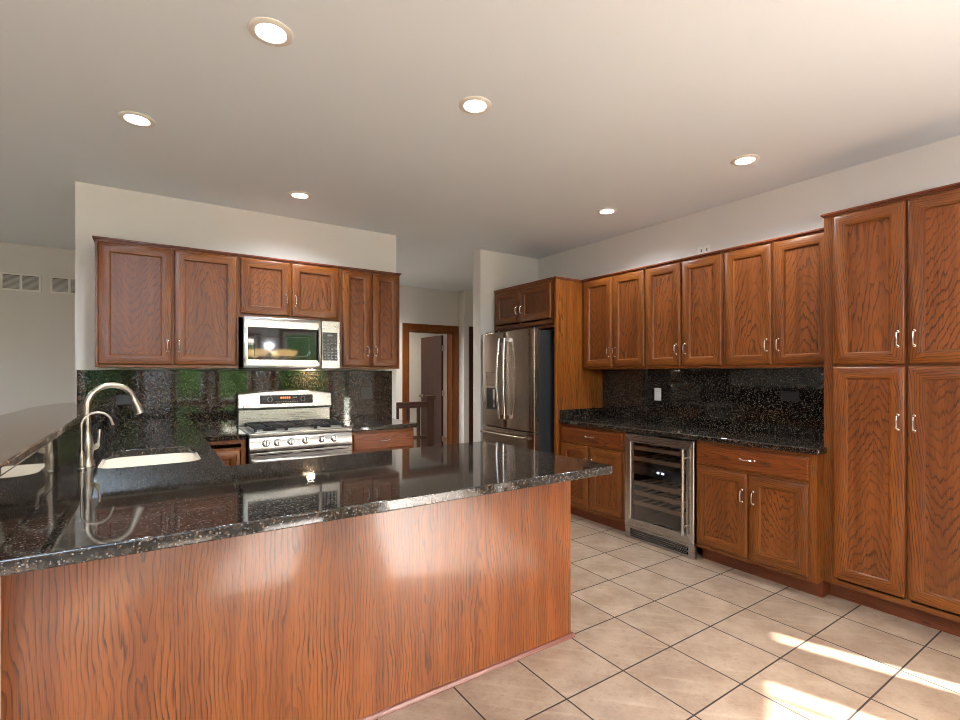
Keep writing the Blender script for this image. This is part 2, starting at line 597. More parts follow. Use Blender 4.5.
# rear wall (behind the camera) and the slanted wall of the eating bay
RL = (-5.1, -2.6, 0)
ops = [(1.2, 3.1, .1, 2.1), (4.0, 4.9, .78, 2.1), (5.5, 6.0, .78, 2.1), (6.28, 6.9, .78, 2.1)]
wall_with_openings('wall_rear', 7.1, ops, loc=RL)
window(*ops[0], RL, 0, mull=2)
for q in ops[1:]:
    window(*q, RL, 0, bars=0)
ANG = math.atan2(.44, .9)
BL = (2.0, -2.6, 0)
ops2 = [(.30, 1.445, .05, 2.215), (1.785, 1.895, .05, 2.165)]
wall_with_openings('wall_bay', 2.14, ops2, loc=BL, rz=ANG)
window(*ops2[0], BL, ANG, mull=1, vbar=1.28)
g = G()
a, b, s, h = ops2[1]
# narrow sidelight: bare glass in the slot
o = struct('window_6', G().box(a, b, -.08, -.075, s, h), 'glass', center=False, smooth=False)
o.location = BL
o.rotation_euler = (0, 0, ANG)
# left room window wall
gl = G()
# ------------------------------------------------------------------ doors of the hall
t = G()
for x0, x1, z0, z1 in ((3.285, 3.385, 0, 2.04), (4.195, 4.315, 0, 2.04), (3.285, 4.315, 2.04, 2.15)):
    t.box(x0, x1, YH - .022, YH - .001, z0, z1)
t.box(3.386, 3.40, YH - .02, YH + .14, 0, 2.03).box(4.18, 4.194, YH - .02, YH + .14, 0, 2.03).box(3.40, 4.18, YH - .02, YH + .14, 2.02, 2.034)
d1 = struct('trim_1', t, ['oak_v'], bevel=.003)
d = G().box(4.075, 4.115, YH + .15, YH + .90, .01, 2.0)
dd = struct('door_1', d, 'dark_door', bevel=.002)
k = G().lathe([(.03, 0), (.03, .006), (.012, .01), (.012, .035), (.026, .045), (.03, .06), (.02, .075), (.002, .078)], (4.075, YH + .84, .95), 'x', 16)
for p in k.v:
    p.x = 4.075 - (p.x - 4.075)
build('knob', k, 'nickel', dd)
hg = G()
for z in (.25, 1.02, 1.78):
    hg.box(4.085, 4.125, YH + .13, YH + .15, z - .045, z + .045)
build('hinge', hg, 'nickel', dd)
t = G()
t.box(4.42, 4.52, 6.905, 6.929, 0, 2.04).box(5.3, 5.4, 6.905, 6.929, 0, 2.04).box(4.42, 5.4, 6.905, 6.929, 2.04, 2.14)
struct('trim_2', t, 'dark_door', bevel=.003)
struct('door_2', G().box(4.53, 5.29, 6.912, 6.929, .01, 2.03), 'dark_door', bevel=.002)
struct('baseboard_hall', G().box(-5.09, 3.28, YH - .016, YH - .001, 0, .09), 'oak_h', bevel=.003)

# ------------------------------------------------------------------ cabinets
DOOR_PROF = [(0, 0), (0, -.012), (.003, -.017), (.008, -.020), (.056, -.020), (.060, -.0175), (.065, -.0165), (.069, -.009), (.072, -.006), (.072, 0)]
DRAW_PROF = [(0, 0), (0, -.012), (.003, -.017), (.008, -.018), (.013, -.020)]

def pull(g, c, length, vertical=True, r=.0037):
    """arched wire pull; c = centre on the face"""
    h = length / 2
    pts = [(-h, 0), (-h, -.016), (-h + .006, -.024), (-h + .018, -.027), (0, -.029), (h - .018, -.027), (h - .006, -.024), (h, -.016), (h, 0)]
    if vertical:
        g.tube([(c[0], c[1] + b, c[2] + a) for a, b in pts], r, 8)
    else:
        g.tube([(c[0] + a, c[1] + b, c[2]) for a, b in pts], r, 8)
    for s in (-h, h):
        p = (c[0], c[1], c[2] + s) if vertical else (c[0] + s, c[1], c[2])
        g.lathe([(.0075, 0), (.0075, -.003), (.005, -.005)], p, 'y', 10)
    return g

def door(par, x0, x1, z0, z1, hand, hz, y=0.0, hl=.08):
    """hand: 'l' or 'r' = side the pull sits on"""
    d = build('door', G().frame(x0, x1, z0, z1, [(i, y + q) for i, q in DOOR_PROF]), ['oak_v', 'oak_h'], par)
    build('panel', G().box(x0 + .068, x1 - .068, y - .0065, y - .001, z0 + .068, z1 - .068), 'oak_panel', d)
    hx = x1 - .03 if hand == 'r' else x0 + .03
    build('handle', pull(G(), (hx, y - .0195, hz), hl), 'chrome', d, label='small chrome arched pull')
    return d

def drawer(par, x0, x1, z0, z1, y=0.0):
    g = G().frame(x0, x1, z0, z1, [(i, y + q) for i, q in DRAW_PROF], 0, 0)
    g.add([(x0 + .013, y - .02, z0 + .013), (x1 - .013, y - .02, z0 + .013), (x1 - .013, y - .02, z1 - .013), (x0 + .013, y - .02, z1 - .013)], [(0, 1, 2, 3)])
    d = build('drawer', g, ['oak_drawer'], par)
    build('handle', pull(G(), ((x0 + x1) / 2, y - .0195, (z0 + z1) / 2 + .004), .095, False), 'chrome', d, label='small chrome arched pull')
    return d

def carcass(par, w, dep, z0, z1, top=True, x0=0.0):
    g = G()
    t = .018
    g.box(x0, x0 + t, .019, dep, z0, z1).box(x0 + w - t, x0 + w, .019, dep, z0, z1)
    g.box(x0 + t, x0 + w - t, dep - t, dep, z0, z1).box(x0 + t, x0 + w - t, .019, dep - t, z0, z0 + t)
    if top:
        g.box(x0 + t, x0 + w - t, .019, dep - t, z1 - t, z1)
    return build('carcass', g, 'oak_side', par)

def face_frame(par, x0, x1, z0, z1, splits=(), rails=(), sw=.04, lw=None, rw=None):
    g = G()
    lw, rw = lw or sw, rw or sw
    xs = [x0] + list(splits) + [x1]
    g.box(x0, x0 + lw, 0, .019, z0, z1, 0).box(x1 - rw, x1, 0, .019, z0, z1, 0)
    g.box(x0 + lw, x1 - rw, 0, .019, z0, z0 + sw, 1).box(x0 + lw, x1 - rw, 0, .019, z1 - sw, z1, 1)
    for s in splits:
        g.box(s - sw / 2, s + sw / 2, .0005, .0185, z0 + sw, z1 - sw, 0)
    for r in rails:
        g.box(x0 + lw, x1 - rw, .0002, .0188, r - sw / 2, r + sw / 2, 1)
    return build('face_frame', g, ['oak_v', 'oak_h'], par)

def crown(par, x0, x1, z, dep, left=False, right=False):
    """thin stained top moulding"""
    g = G()
    o = .014
    a = x0 - (o if left else 0)
    b = x1 + (o if right else 0)
    g.box(x0 - (o * .45 if left else 0), x1 + (o * .45 if right else 0), -o * .45, dep, z, z + .008)
    g.box(a, b, -o, dep, z + .008, z + .02)
    return build('crown_molding', g, 'oak_trim', par, bevel=.002)

def upper(loc, rz, w, z0, z1, dep, doors, label, group, cr=(False, False), hoff=.135, dz=(.020, .010), sw=.045):
    t = thing('upper_cabinet', label, 'cabinet', loc, rz, group)
    carcass(t, w, dep, z0, z1)
    mids = [(doors[i][1] + doors[i + 1][0]) / 2 for i in range(len(doors) - 1)]
    face_frame(t, 0, w, z0, z1, mids, sw=sw, lw=doors[0][0] + .015, rw=w - doors[-1][1] + .015)
    for i, (a, b) in enumerate(doors):
        door(t, a, b, z0 + dz[0], z1 - dz[1], 'r' if i == 0 else 'l', z0 + dz[0] + hoff)
    crown(t, 0, w, z1, dep, *cr)
    return t

def base(loc, rz, w, dep, doors, dr, label, group, z1=.874, door_z=(.13, .69), drz=(.71, .85), end=0.0):
    t = thing('base_cabinet', label, 'cabinet', loc, rz, group)
    carcass(t, w, dep, .10, z1)
    mids = [(doors[i][1] + doors[i + 1][0]) / 2 for i in range(len(doors) - 1)]
    face_frame(t, 0, w, .10, z1, mids, [.70], lw=doors[0][0] + .015, rw=w - doors[-1][1] + .015)
    for i, (a, b) in enumerate(doors):
        door(t, a, b, door_z[0], door_z[1], 'r' if i == 0 else 'l', door_z[1] - .15)
    if dr:
        drawer(t, dr[0], dr[1], drz[0], drz[1])
    build('toe_kick', G().box(.0, w, .075, .09, 0, .10).box(w - .018, w, .09, dep, 0, .0995).box(0, .018, .09, dep, 0, .0995), 'oak_trim', t)
    return t

# range wall uppers; face frame plane Y = 4.23, door faces 4.21
YF = 4.23
GU = 'upper cabinets on the range wall'
upper((-.32, YF, 0), 0, .885, 1.40, 2.272, .319, [(.016, .446), (.458, .872)],
      'tall two-door oak upper cabinet left of the microwave', GU, (True, False))
upper((.566, YF, 0), 0, .802, 1.799, 2.272, .319, [(.012, .381), (.395, .780)],
      'short two-door oak cabinet directly above the microwave', GU, hoff=.13, dz=(.026, .008), sw=.03)
upper((1.369, YF, 0), 0, .56, 1.40, 2.272, .319, [(.016, .275), (.291, .546)],
      'narrow two-door oak upper cabinet right of the microwave', GU, (False, True), sw=.03)

# right wall uppers; local x runs towards the camera
XF = 3.57
GR = 'upper cabinets on the right wall'
RZ = R(-90)
upper((XF, 3.482, 0), RZ, .754, 1.398, 2.268, XW - XF - .001, [(.027, .377), (.392, .739)],
      'two-door oak upper cabinet beside the fridge side panel', GR, sw=.05)
upper((XF, 2.727, 0), RZ, .692, 1.398, 2.268, XW - XF - .001, [(.008, .332), (.352, .682)],
      'two-door oak upper cabinet above the wine cooler, middle of three on the right wall', GR, sw=.03)
upper((XF, 2.034, 0), RZ, .728, 1.398, 2.268, XW - XF - .001, [(.012, .345), (.362, .700)],
      'two-door oak upper cabinet against the tall pantry cabinet', GR, sw=.03)

# right wall bases; face frame plane X = 3.295
XB = 3.295
GB = 'base cabinets under the right counter'
base((XB, 3.497, 0), RZ, .772, XW - XB - .002, [(.012, .362), (.377, .742)], (.012, .748),
     'oak base cabinet with one drawer between fridge panel and wine cooler', GB)
base((XB, 2.083, 0), RZ, .776, XW - XB - .002, [(.010, .371), (.385, .735)], (.010, .737),
     'oak base cabinet with one drawer between wine cooler and tall pantry', GB)

# tall pantry; face frame plane X = 3.385
t = thing('pantry_cabinet', 'tall four-door oak pantry cabinet at the right end of the counter', 'cabinet', (3.385, 1.305, 0), RZ)
PW = .80
carcass(t, PW, XW - 3.385 - .002, .10, 2.30)
face_frame(t, 0, PW, .10, 2.30, [.395], [1.403], sw=.03, lw=.068, rw=.08)
door(t, .053, .390, 1.410, 2.288, 'r', 1.410 + .135)
door(t, .400, .738, 1.410, 2.288, 'l', 1.410 + .135)
door(t, .053, .390, .145, 1.396, 'r', 1.092)
door(t, .400, .738, .145, 1.396, 'l', 1.092)
crown(t, 0, PW, 2.30, XW - 3.385 - .002, True, True)
build('toe_kick', G().box(0, PW, .075, .09, 0, .10).box(0, .018, .09, .5, 0, .0995).box(PW - .018, PW, .09, .5, 0, .0995), 'oak_trim', t)

# fridge enclosure: side panel + cabinet over the fridge
XFR = 3.225
t = thing('fridge_side_panel', 'tall plain oak side panel standing right of the fridge', 'panel', (XFR, 3.500, 0), RZ)
build('panel', G().box(-.020, 0, 0, XW - XFR - .002, 0, 2.27), 'oak_side', t, bevel=.001)
build('edge_strip', G().box(-.021, .001, -.006, -.0005, 0, 2.27), 'oak_v', t)
build('crown_molding', G().box(-.020, .01, -.010, .36, 2.2705, 2.288), 'oak_trim', t)
t = thing('over_fridge_cabinet', 'short two-door oak cabinet above the stainless fridge', 'cabinet', (XFR, 4.512, 0), RZ)
carcass(t, .972, XW - XFR - .002, 1.845, 2.268)
face_frame(t, 0, .972, 1.845, 2.268, [.475], sw=.035)
door(t, .04, .465, 1.895, 2.235, 'r', 2.02)
door(t, .485, .95, 1.895, 2.235, 'l', 2.02)
build('filler_panel', G().box(0, .04, .002, .018, 1.80, 1.845).box(.04, .972, .04, .055, 1.81, 1.845), 'oak_trim', t)
crown(t, 0, .972, 2.268, XW - XFR - .01)

# range-wall bases (rot 0): corner cabinet left of the range, drawer cabinet right of it
YB = 3.965
t = thing('base_cabinet', 'small oak corner base cabinet between sink counter and range', 'cabinet', (.315, YB, 0), 0, 'base cabinets along the range wall')
carcass(t, .262, YW - YB - .002, .10, .874)
face_frame(t, 0, .262, .10, .874, [], [.80], sw=.03)
door(t, .015, .225, .13, .80, 'r', .72)
build('toe_kick', G().box(0, .262, .075, .09, 0, .10).box(0, .018, .09, .5, 0, .0995).box(.244, .262, .09, .5, 0, .0995), 'oak_trim', t)
base((1.372, YB, 0), 0, .573, YW - YB - .002, [(.02, .28), (.293, .545)], (.02, .548),
     'oak drawer base cabinet right of the range', 'base cabinets along the range wall')

# sink base + peninsula base
t = thing('sink_cabinet', 'oak base cabinet under the cream sink', 'cabinet', (.27, 2.64, 0), R(90), 'base cabinets along the range wall')
carcass(t, 1.31, .56, .10, .66)
build('face_frame', G().box(0, 1.31, 0, .0185, .66, .874).box(0, .5, 0, .0185, .10, .66), 'oak_h', t)
door(t, .51, .9, .13, .655, 'r', .57)
door(t, .91, 1.3, .13, .655, 'l', .57)
build('toe_kick', G().box(0, 1.31, .075, .09, 0, .10).box(0, .018, .09, .5, 0, .0995).box(1.29, 1.31, .09, .5, 0, .0995), 'oak_trim', t)
t = thing('peninsula_cabinet', 'wide oak veneered peninsula base under the granite counter', 'cabinet', (0, 1.84, 0), 0)
build('back_panel', G().box(-.341, 1.797, 0, .012, 0, .874), 'oak_veneer', t)
build('end_panel', G().box(1.779, 1.797, .0125, .76, 0, .874), 'oak_side', t)
g = G()
g.box(-.335, 1.778, .013, .70, .1, .873)
build('carcass', g, 'oak_side', t)
build('toe_kick', G().box(-.335, 1.778, .6, .66, 0, .0995), 'oak_trim', t)
g = G()
g.rings([[(-.341, 0, 0), (-.341, -.016, 0), (-.341, -.014, .010), (-.341, -.008, .017), (-.341, 0, .019)],
         [(1.813, 0, 0), (1.813, -.016, 0), (1.813, -.014, .010), (1.813, -.008, .017), (1.813, 0, .019)]])
g.box(1.7975, 1.813, .0, .76, 0, .017)
build('shoe_molding', g, 'oak_shoe', t, label='paler pinkish wood strip along the floor')

# ------------------------------------------------------------------ counters and splashes
SX0, SX1, SY0, SY1 = -.212, .215, 2.865, 3.50
outer = [(1.850, 1.605), (1.850, 2.66), (.30, 2.63), (.305, 3.935), (.584, 3.935), (.584, 4.525), (-.341, 4.525), (-.341, 1.605)]
t = thing('countertop', 'polished black granite peninsula countertop holding the cream sink', 'countertop', (0, 0, 0))
g = fill(outer, [rrect(SX0, SX1, SY0, SY1, .09)], .874, .914)
build('slab', g, 'granite', t, bevel=.011, seg=3)
single('countertop', fill([(1.362, 3.935), (1.985, 3.935), (1.985, 4.525), (1.362, 4.525)], [], .8745, .914), 'granite',
       'short polished black granite counter right of the range', 'countertop', bevel=.011, seg=3)
t = thing('countertop', 'long polished black granite counter along the right wall over the wine cooler', 'countertop', (0, 0, 0))
build('slab', fill([(3.255, 1.284), (3.384, 1.284), (3.384, 1.3065), (XW - .022, 1.3065), (XW - .022, 3.497), (3.255, 3.497)], [], .875, .914), 'granite', t, bevel=.009, seg=3)
build('side_splash', G().box(3.27, XW - .023, 3.478, 3.498, .915, 1.005), 'granite', t, bevel=.002)
build('end_splash', G().box(3.44, XW - .023, 1.307, 1.325, .915, .99), 'granite', t, bevel=.002)
single('backsplash', G().box(XW - .021, XW - .001, 1.307, 3.498, .875, 1.396), 'granite', 'black granite backsplash on the right wall behind the two outlets', 'backsplash', bevel=.001)
single('backsplash', G().box(-.445, 1.985, YW - .021, YW - .001, .875, 1.382), 'granite', 'black granite backsplash behind range and sink', 'backsplash', bevel=.002)

# raised bar: low wall, granite splash, granite top
struct('wall_bar', G().box(-.46, -.342, 1.64, YW - .026, 0, 1.105), 'wall')
single('backsplash', G().box(-.3415, -.319, 1.64, YW - .026, .9148, 1.105), 'granite', 'upright black granite splash between sink counter and raised bar top', 'backsplash', bevel=.0015)
bar = [(-.302, 1.62), (-.302, 4.52), (-.457, 4.52), (-.457, 4.80)]
for i in range(12):
    q = i / 11
    bar.append((-.457 - .20 * math.sin(q * PI / 2), 4.80 - .75 * (1 - math.cos(q * PI / 2))))
bar += [(-.67, 3.4), (-.68, 1.62)]
single('bar_top', fill(bar, [], 1.106, 1.138), 'granite_bar', 'raised granite bar ledge with curved far edge, behind the faucets', 'countertop', bevel=.008, seg=3)

# ------------------------------------------------------------------ sink and faucets
t = thing('sink', 'cream undermount sink set in the black counter', 'sink', (0, 0, 0))
g = G()
def rr(x0, x1, y0, y1, r, z):
    return [(x, y, z) for x, y in rrect(x0, x1, y0, y1, r, 6)]
e = .014
rings = [rr(SX0 - e, SX1 + e, SY0 - e, SY1 + e, .095, .8735), rr(SX0 + .002, SX1 - .002, SY0 + .002, SY1 - .002, .09, .8735),
         rr(SX0 + .004, SX1 - .004, SY0 + .004, SY1 - .004, .09, .866), rr(SX0 + .012, SX1 - .012, SY0 + .012, SY1 - .012, .09, .74),
         rr(SX0 + .03, SX1 - .03, SY0 + .03, SY1 - .03, .09, .705), rr(SX0 + .06, SX1 - .06, SY0 + .06, SY1 - .06, .08, .695),
         rr(SX0 + .06, SX1 - .06, SY0 + .06, SY1 - .06, .08, .685), rr(SX0 + .02, SX1 - .02, SY0 + .02, SY1 - .02, .09, .69),
         rr(SX0 - .004, SX1 + .004, SY0 - .004, SY1 + .004, .095, .74), rr(SX0 - e, SX1 + e, SY0 - e, SY1 + e, .095, .866)]
g.rings(rings, 0, cap=False, closed=True)
n = len(rings[0])
g.f.append(tuple(5 * n + j for j in range(n)))
g.m.append(0)
g.f.append(tuple(6 * n + j for j in range(n)))
g.m.append(0)
build('bowl', g, 'cream', t, angle=50)
build('drain', G().lathe([(.001, .6955), (.036, .6955), (.044, .699), (.045, .696)], (0, 3.18, 0), 'z', 20), 'nickel', t)

def arc(c, d, r, a0, a1, n=14):
    """arc in the vertical plane holding horizontal direction d"""
    return [Vector(c) + Vector(d) * (r * math.cos(R(a0 + (a1 - a0) * i / n))) + Vector((0, 0, r * math.sin(R(a0 + (a1 - a0) * i / n)))) for i in range(n + 1)]

FX, FY = -.254, 2.985
t = thing('faucet', 'tall brushed nickel gooseneck faucet with side lever at the sink', 'faucet', (FX, FY, .9145))
dv = Vector((.93, .37, 0)).normalized()
build('base', G().lathe([(.030, 0), (.030, .006), (.024, .016), (.0215, .05), (.024, .075), (.0255, .1), (.022, .125), (.0165, .15), (.0135, .165)], (0, 0, 0), 'z', 24), 'nickel', t)
ra = .098
pts = [(0, 0, .16), (0, 0, .20), (0, 0, .25)] + [tuple(p) for p in arc(dv * ra + Vector((0, 0, .288)), dv, ra, 180, 16, 20)]
build('neck', G().tube(pts, .0138, 16), 'nickel', t)
e0 = Vector(pts[-1])
dd_ = (Vector(pts[-1]) - Vector(pts[-2])).normalized()
build('spray_head', G().tube([e0 - dd_ * .004, e0 + dd_ * .004, e0 + dd_ * .02, e0 + dd_ * .055, e0 + dd_ * .078, e0 + dd_ * .081], [.0138, .0155, .0165, .0205, .0225, .019], 16), 'nickel', t)
lv = build('lever', G().tube([(.018, -.004, .085), (.034, -.006, .092), (.041, -.006, .105)], [.012, .012, .010], 12).tube([(.041, -.006, .103), (.044, -.006, .13), (.046, -.006, .168), (.0462, -.006, .174)], [.0065, .0045, .0065, .004], 10), 'nickel', t)

t = thing('filter_faucet', 'small slim gooseneck water tap left of the tall faucet', 'faucet', (-.268, 2.90, .9145))
build('base', G().lathe([(.020, 0), (.020, .005), (.014, .012), (.0135, .05), (.012, .07), (.0065, .085)], (0, 0, 0), 'z', 18), 'nickel', t)
ra = .058
dv2 = Vector((.95, .3, 0)).normalized()
pts = [(0, 0, .08), (0, 0, .15), (0, 0, .19)] + [tuple(p) for p in arc(dv2 * ra + Vector((0, 0, .202)), dv2, ra, 180, 12, 14)]
pts.append(tuple(Vector(pts[-1]) + Vector((.006, .002, -.018))))
build('neck', G().tube(pts, [.0055] * (len(pts) - 2) + [.0055, .0062], 12), 'nickel', t)
build('valve_lever', G().tube([(0, 0, .065), (-.006, .022, .07), (-.008, .045, .074)], [.005, .004, .003], 8), 'nickel', t)

# ------------------------------------------------------------------ range
t = thing('gas_range', 'stainless steel gas range with black grates and arched backguard', 'range', (.588, 3.90, 0))
W = .768
build('body', G().box(.002, W - .002, .03, .62, .03, .895), 'black', t)
build('storage_drawer', G().box(.004, W - .004, -.005, .029, .06, .235), 'steel', t, bevel=.006)
od = build('oven_door', G().box(.004, W - .004, -.02, .029, .245, .775), 'steel', t, bevel=.006)
build('window', G().box(.13, W - .13, -.0225, -.0205, .34, .60), 'blackglass', od)
build('vent_slot', G().box(.03, .30, -.0215, -.0202, .752, .759).box(.36, W - .03, -.0215, -.0202, .752, .759), 'black', od)
hp = [(.03, -.02, .715), (.03, -.055, .715)]
hpts = []
for i in range(17):
    q = i / 16
    hpts.append((.03 + (W - .06) * q, -.045 - .028 * math.sin(PI * q), .715 + .0 * q))
build('handle', G().tube(hpts, .013, 12).box(.018, .042, -.047, -.0205, .703, .727).box(W - .042, W - .018, -.047, -.0205, .703, .727), 'steel', od)
# slanted knob panel
g = G()
prof = [(-.018, .785), (-.020, .80), (-.004, .880), (.004, .888), (.03, .888), (.03, .785)]
g.rings([[(x, y, z) for y, z in prof] for x in (.002, W - .002)])
cp = build('control_panel', g, 'steel', t, bevel=.002)
for i, x in enumerate((.115, .195, .292, .40, .525, .62)):
    kg = G()
    c = Vector((x, -.0115, .838))
    nrm = Vector((0, -.98, .2)).normalized()
    sd = Vector((1, 0, 0))
    up = nrm.cross(sd) * -1
    def ring(r, h):
        return [c + nrm * h + (sd * math.cos(2 * PI * j / 20) + up * math.sin(2 * PI * j / 20)) * r for j in range(20)]
    kg.rings([ring(.024, 0), ring(.024, .005), ring(.0205, .008), ring(.0185, .026), ring(.016, .03)])
    kn = build('knob', kg, 'steel_v', t)
    rg = G()
    rg.rings([ring(.0265, 0), ring(.0265, .002), ring(.022, .0025)])
    build('knob_ring', rg, 'black', kn)
    q = G()
    a, b_ = c + nrm * .028, c + nrm * .037
    q.add([a + sd * sx * .0045 + up * sy * .018 for sx, sy in ((-1, -1), (1, -1), (1, 1), (-1, 1))] + [b_ + sd * sx * .003 + up * sy * .016 for sx, sy in ((-1, -1), (1, -1), (1, 1), (-1, 1))],
          [(0, 1, 2, 3), (4, 5, 6, 7), (0, 1, 5, 4), (1, 2, 6, 5), (2, 3, 7, 6), (3, 0, 4, 7)])
    build('grip', q, 'blackplastic', kn)
build('cooktop', G().box(0, W, -.012, .56, .889, .916), 'steel', t, bevel=.006)
build('burner_tray', G().box(.05, W - .05, .05, .52, .9165, .919), 'tray', t)
for x, y, r in ((.17, .15, .05), (.17, .40, .04), (.384, .28, .055), (.60, .15, .045), (.60, .40, .05)):
    build('burner', G().lathe([(r, .9195), (r, .926), (r * .82, .928), (r * .8, .936), (r * .7, .939), (.002, .939)], (x, y, 0), 'z', 20), 'iron', t)
for gi in range(3):
    x0 = .055 + gi * .222
    x1 = x0 + .214
    g = G()
    zb = .952
    fr = [(x0, .06), (x1, .06), (x1, .515), (x0, .515)]
    for i in range(4):
        (ax, ay), (bx, by) = fr[i], fr[(i + 1) % 4]
        g.box(min(ax, bx) - .006, max(ax, bx) + .006, min(ay, by) - .006, max(ay, by) + .006, zb - .014, zb)
    cxm = (x0 + x1) / 2
    g.box(x0, x1, .284, .294, zb - .012, zb + .003)
    g.box(cxm - .005, cxm + .005, .06, .515, zb - .012, zb + .004)
    for yy in (.12, .17, .23, .345, .405, .46):
        g.box(x0 + .004, x0 + .075, yy - .0045, yy + .0045, zb - .012, zb + .006)
        g.box(x1 - .075, x1 - .004, yy - .0045, yy + .0045, zb - .012, zb + .006)
    for px, py in fr:
        g.box(px - .008, px + .008, py - .008, py + .008, .9195, zb - .01)
    build('grate', g, 'iron', t, bevel=.002, seg=1)
# backguard
g = G()
def gtop(x):
    q = x / W
    return 1.185 + .028 * math.sin(PI * q)
front = lambda z: .535 if z < 1.06 else .52
N = 16
ring_f, ring_b = [], []
pl = [(0.0, 1.065)] + [(W * i / N, gtop(W * i / N)) for i in range(N + 1)] + [(W, 1.065)]
g.rings([[(x, 0.525 + (z - 1.065) * .14, z) for x, z in pl], [(x, .622, z) for x, z in pl]])
bgd = build('backguard', g, 'steel', t, bevel=.008)
build('riser', G().box(.008, W - .008, .565, .622, .917, 1.05), 'steel', t, bevel=.003)
build('gap_strip', G().box(.004, W - .004, .55, .615, 1.0505, 1.0645), 'black', t)
def on_guard(u0, u1, z0, z1, lift):
    g = G()
    vs = []
    for dy in (-lift, -lift + .002):
        for x, z in ((u0, z0), (u1, z0), (u1, z1), (u0, z1)):
            vs.append((x, 0.525 + (z - 1.065) * .14 + dy, z))
    return g.add(vs, [(0, 1, 2, 3), (4, 5, 6, 7), (0, 1, 5, 4), (1, 2, 6, 5), (2, 3, 7, 6), (3, 0, 4, 7)])
dp = build('display_panel', on_guard(.165, .60, 1.098, 1.172, .003), 'blackglass', t)
build('display_bezel', on_guard(.158, .607, 1.091, 1.179, .0015), 'steel_v', t)
dg = G()
for k in range(5):
    x = .33 + k * .017
    q = on_guard(x, x + .011, 1.142, 1.156, .0045)
    dg.add(q.v, q.f)
build('clock_digits', dg, 'orange_led', dp, label='orange lit clock digits')
kg = G()
for cx in (.245, .515):
    for j in range(12):
        an = 2 * PI * j / 12
        if abs(math.sin(an)) < .95:
            q = on_guard(cx + .018 * math.cos(an) - .0035, cx + .018 * math.cos(an) + .0035, 1.138 + .020 * math.sin(an) - .003, 1.138 + .020 * math.sin(an) + .003, .0045)
            kg.add(q.v, q.f)
for k in range(13):
    q = on_guard(.29 + k * .0145, .298 + k * .0145, 1.112, 1.117, .0045)
    kg.add(q.v, q.f)
for k in range(3):
    q = on_guard(.43 + k * .013, .44 + k * .013, 1.143, 1.155, .0045)
    kg.add(q.v, q.f)
build('key_print', kg, 'key', dp)
eb = on_guard(.035, .046, 1.076, 1.087, .002)
q = on_guard(.052, .085, 1.078, 1.084, .002)
eb.add(q.v, q.f)
build('maker_badge', eb, 'black', t)

# ------------------------------------------------------------------ microwave
t = thing('microwave', 'stainless over-the-range microwave with black window and keypad', 'microwave', (.588, 4.15, 1.397))
W, H = .748, .400
build('body', G().box(0, W, .018, .398, .006, H), 'black', t)
dW = .592
dd = build('door', G().frame(.0, dW, .0, H, [(0, .017), (0, -.010), (.006, -.014), (.03, -.014)], 0, 0)
           .box(.03, dW - .03, -.014, .016, .322, H - .03).box(.03, dW - .03, -.014, .016, .03, .068), 'steel', t)
build('window', G().box(.029, dW - .035, -.0125, -.004, .067, .323), 'blackglass', dd)
build('window_mesh', G().frame(.075, dW - .10, .095, .255, [(0, -.0128), (0, -.0135), (.004, -.0135), (.004, -.0128)], 0, 0), 'charcoal', dd)
build('handle', G().tube([(dW - .022, -.014, .065), (dW - .022, -.04, .07), (dW - .022, -.044, .09), (dW - .022, -.046, .2), (dW - .022, -.044, .30), (dW - .022, -.04, .32), (dW - .022, -.014, .325)], .0115, 12), 'nickel', dd)
build('emblem', G().lathe([(.014, -.0143), (.014, -.0155), (.010, -.016)], (.31, 0, .362), 'y', 20), 'nickel', dd)
cp = build('control_panel', G().box(dW + .003, W, -.012, .016, .0, H), 'steel', t, bevel=.004)
kp = build('keypad', G().box(dW + .008, W - .022, -.0135, -.0122, .068, .305), 'black', cp)
kg = G()
for r in range(7):
    for c in range(4):
        if r < 5 or c < 4:
            x = dW + .018 + c * .031
            z = .080 + r * .026
            kg.box(x, x + (.019 if r < 4 else .010), -.0142, -.0136, z, z + (.013 if r < 4 else .005))
kg.box(dW + .05, W - .06, -.0142, -.0136, .272, .288)
build('key_print', kg, 'key', kp)
build('underside_grille', G().box(.02, W - .02, .03, .39, -.002, .0055), 'charcoal', t)
lm = build('task_lamp', G().box(.56, .62, .30, .33, -.0035, -.0022), 'mw_lamp', t, label='lit warm lamp under the microwave')
l = bpy.data.lights.new('task_lamp', 'AREA')
l.shape = 'RECTANGLE'
l.size, l.size_y = .06, .03
l.energy = 2.2
l.color = (1, .8, .55)
lo = bpy.data.objects.new('task_light', l)
link(lo, t)
lo.location = (.59, .315, -.006)

# ------------------------------------------------------------------ fridge
t = thing('refrigerator', 'stainless french-door refrigerator with ice dispenser and bottom freezer', 'refrigerator', (2.99, 4.452, 0), RZ)
W = .875
build('body', G().box(.004, W - .004, .095, .80, .02, 1.775), 'charcoal', t, bevel=.004)
def bowed(x0, x1, z0, z1, bulge=.014, y1=.085):
    """door slab with a bowed front and rounded edges, plan (x, y)"""
    r = .016
    poly = [(x0, y1), (x1, y1)]
    pts = []
    N = 14
    for i in range(N + 1):
        q = i / N
        x = x1 - (x1 - x0) * q
        u = (x - x0) / (x1 - x0)
        y = .020 - bulge * math.sin(PI * u)
        ed = min(x - x0, x1 - x)
        if ed < r:
            y += (r - math.sqrt(max(0, r * r - (r - ed) ** 2))) * .8
        pts.append((x, y))
    return G().prism(poly + pts, z0, z1)
ld = build('door', bowed(.002, .434, .80, 1.785), 'fridge', t, bevel=.004, label='left door with dispenser')
rd = build('door', bowed(.439, W - .002, .80, 1.785), 'fridge', t, bevel=.004)
fz = build('freezer_drawer', bowed(.002, W - .002, .08, .787), 'fridge', t, bevel=.004)
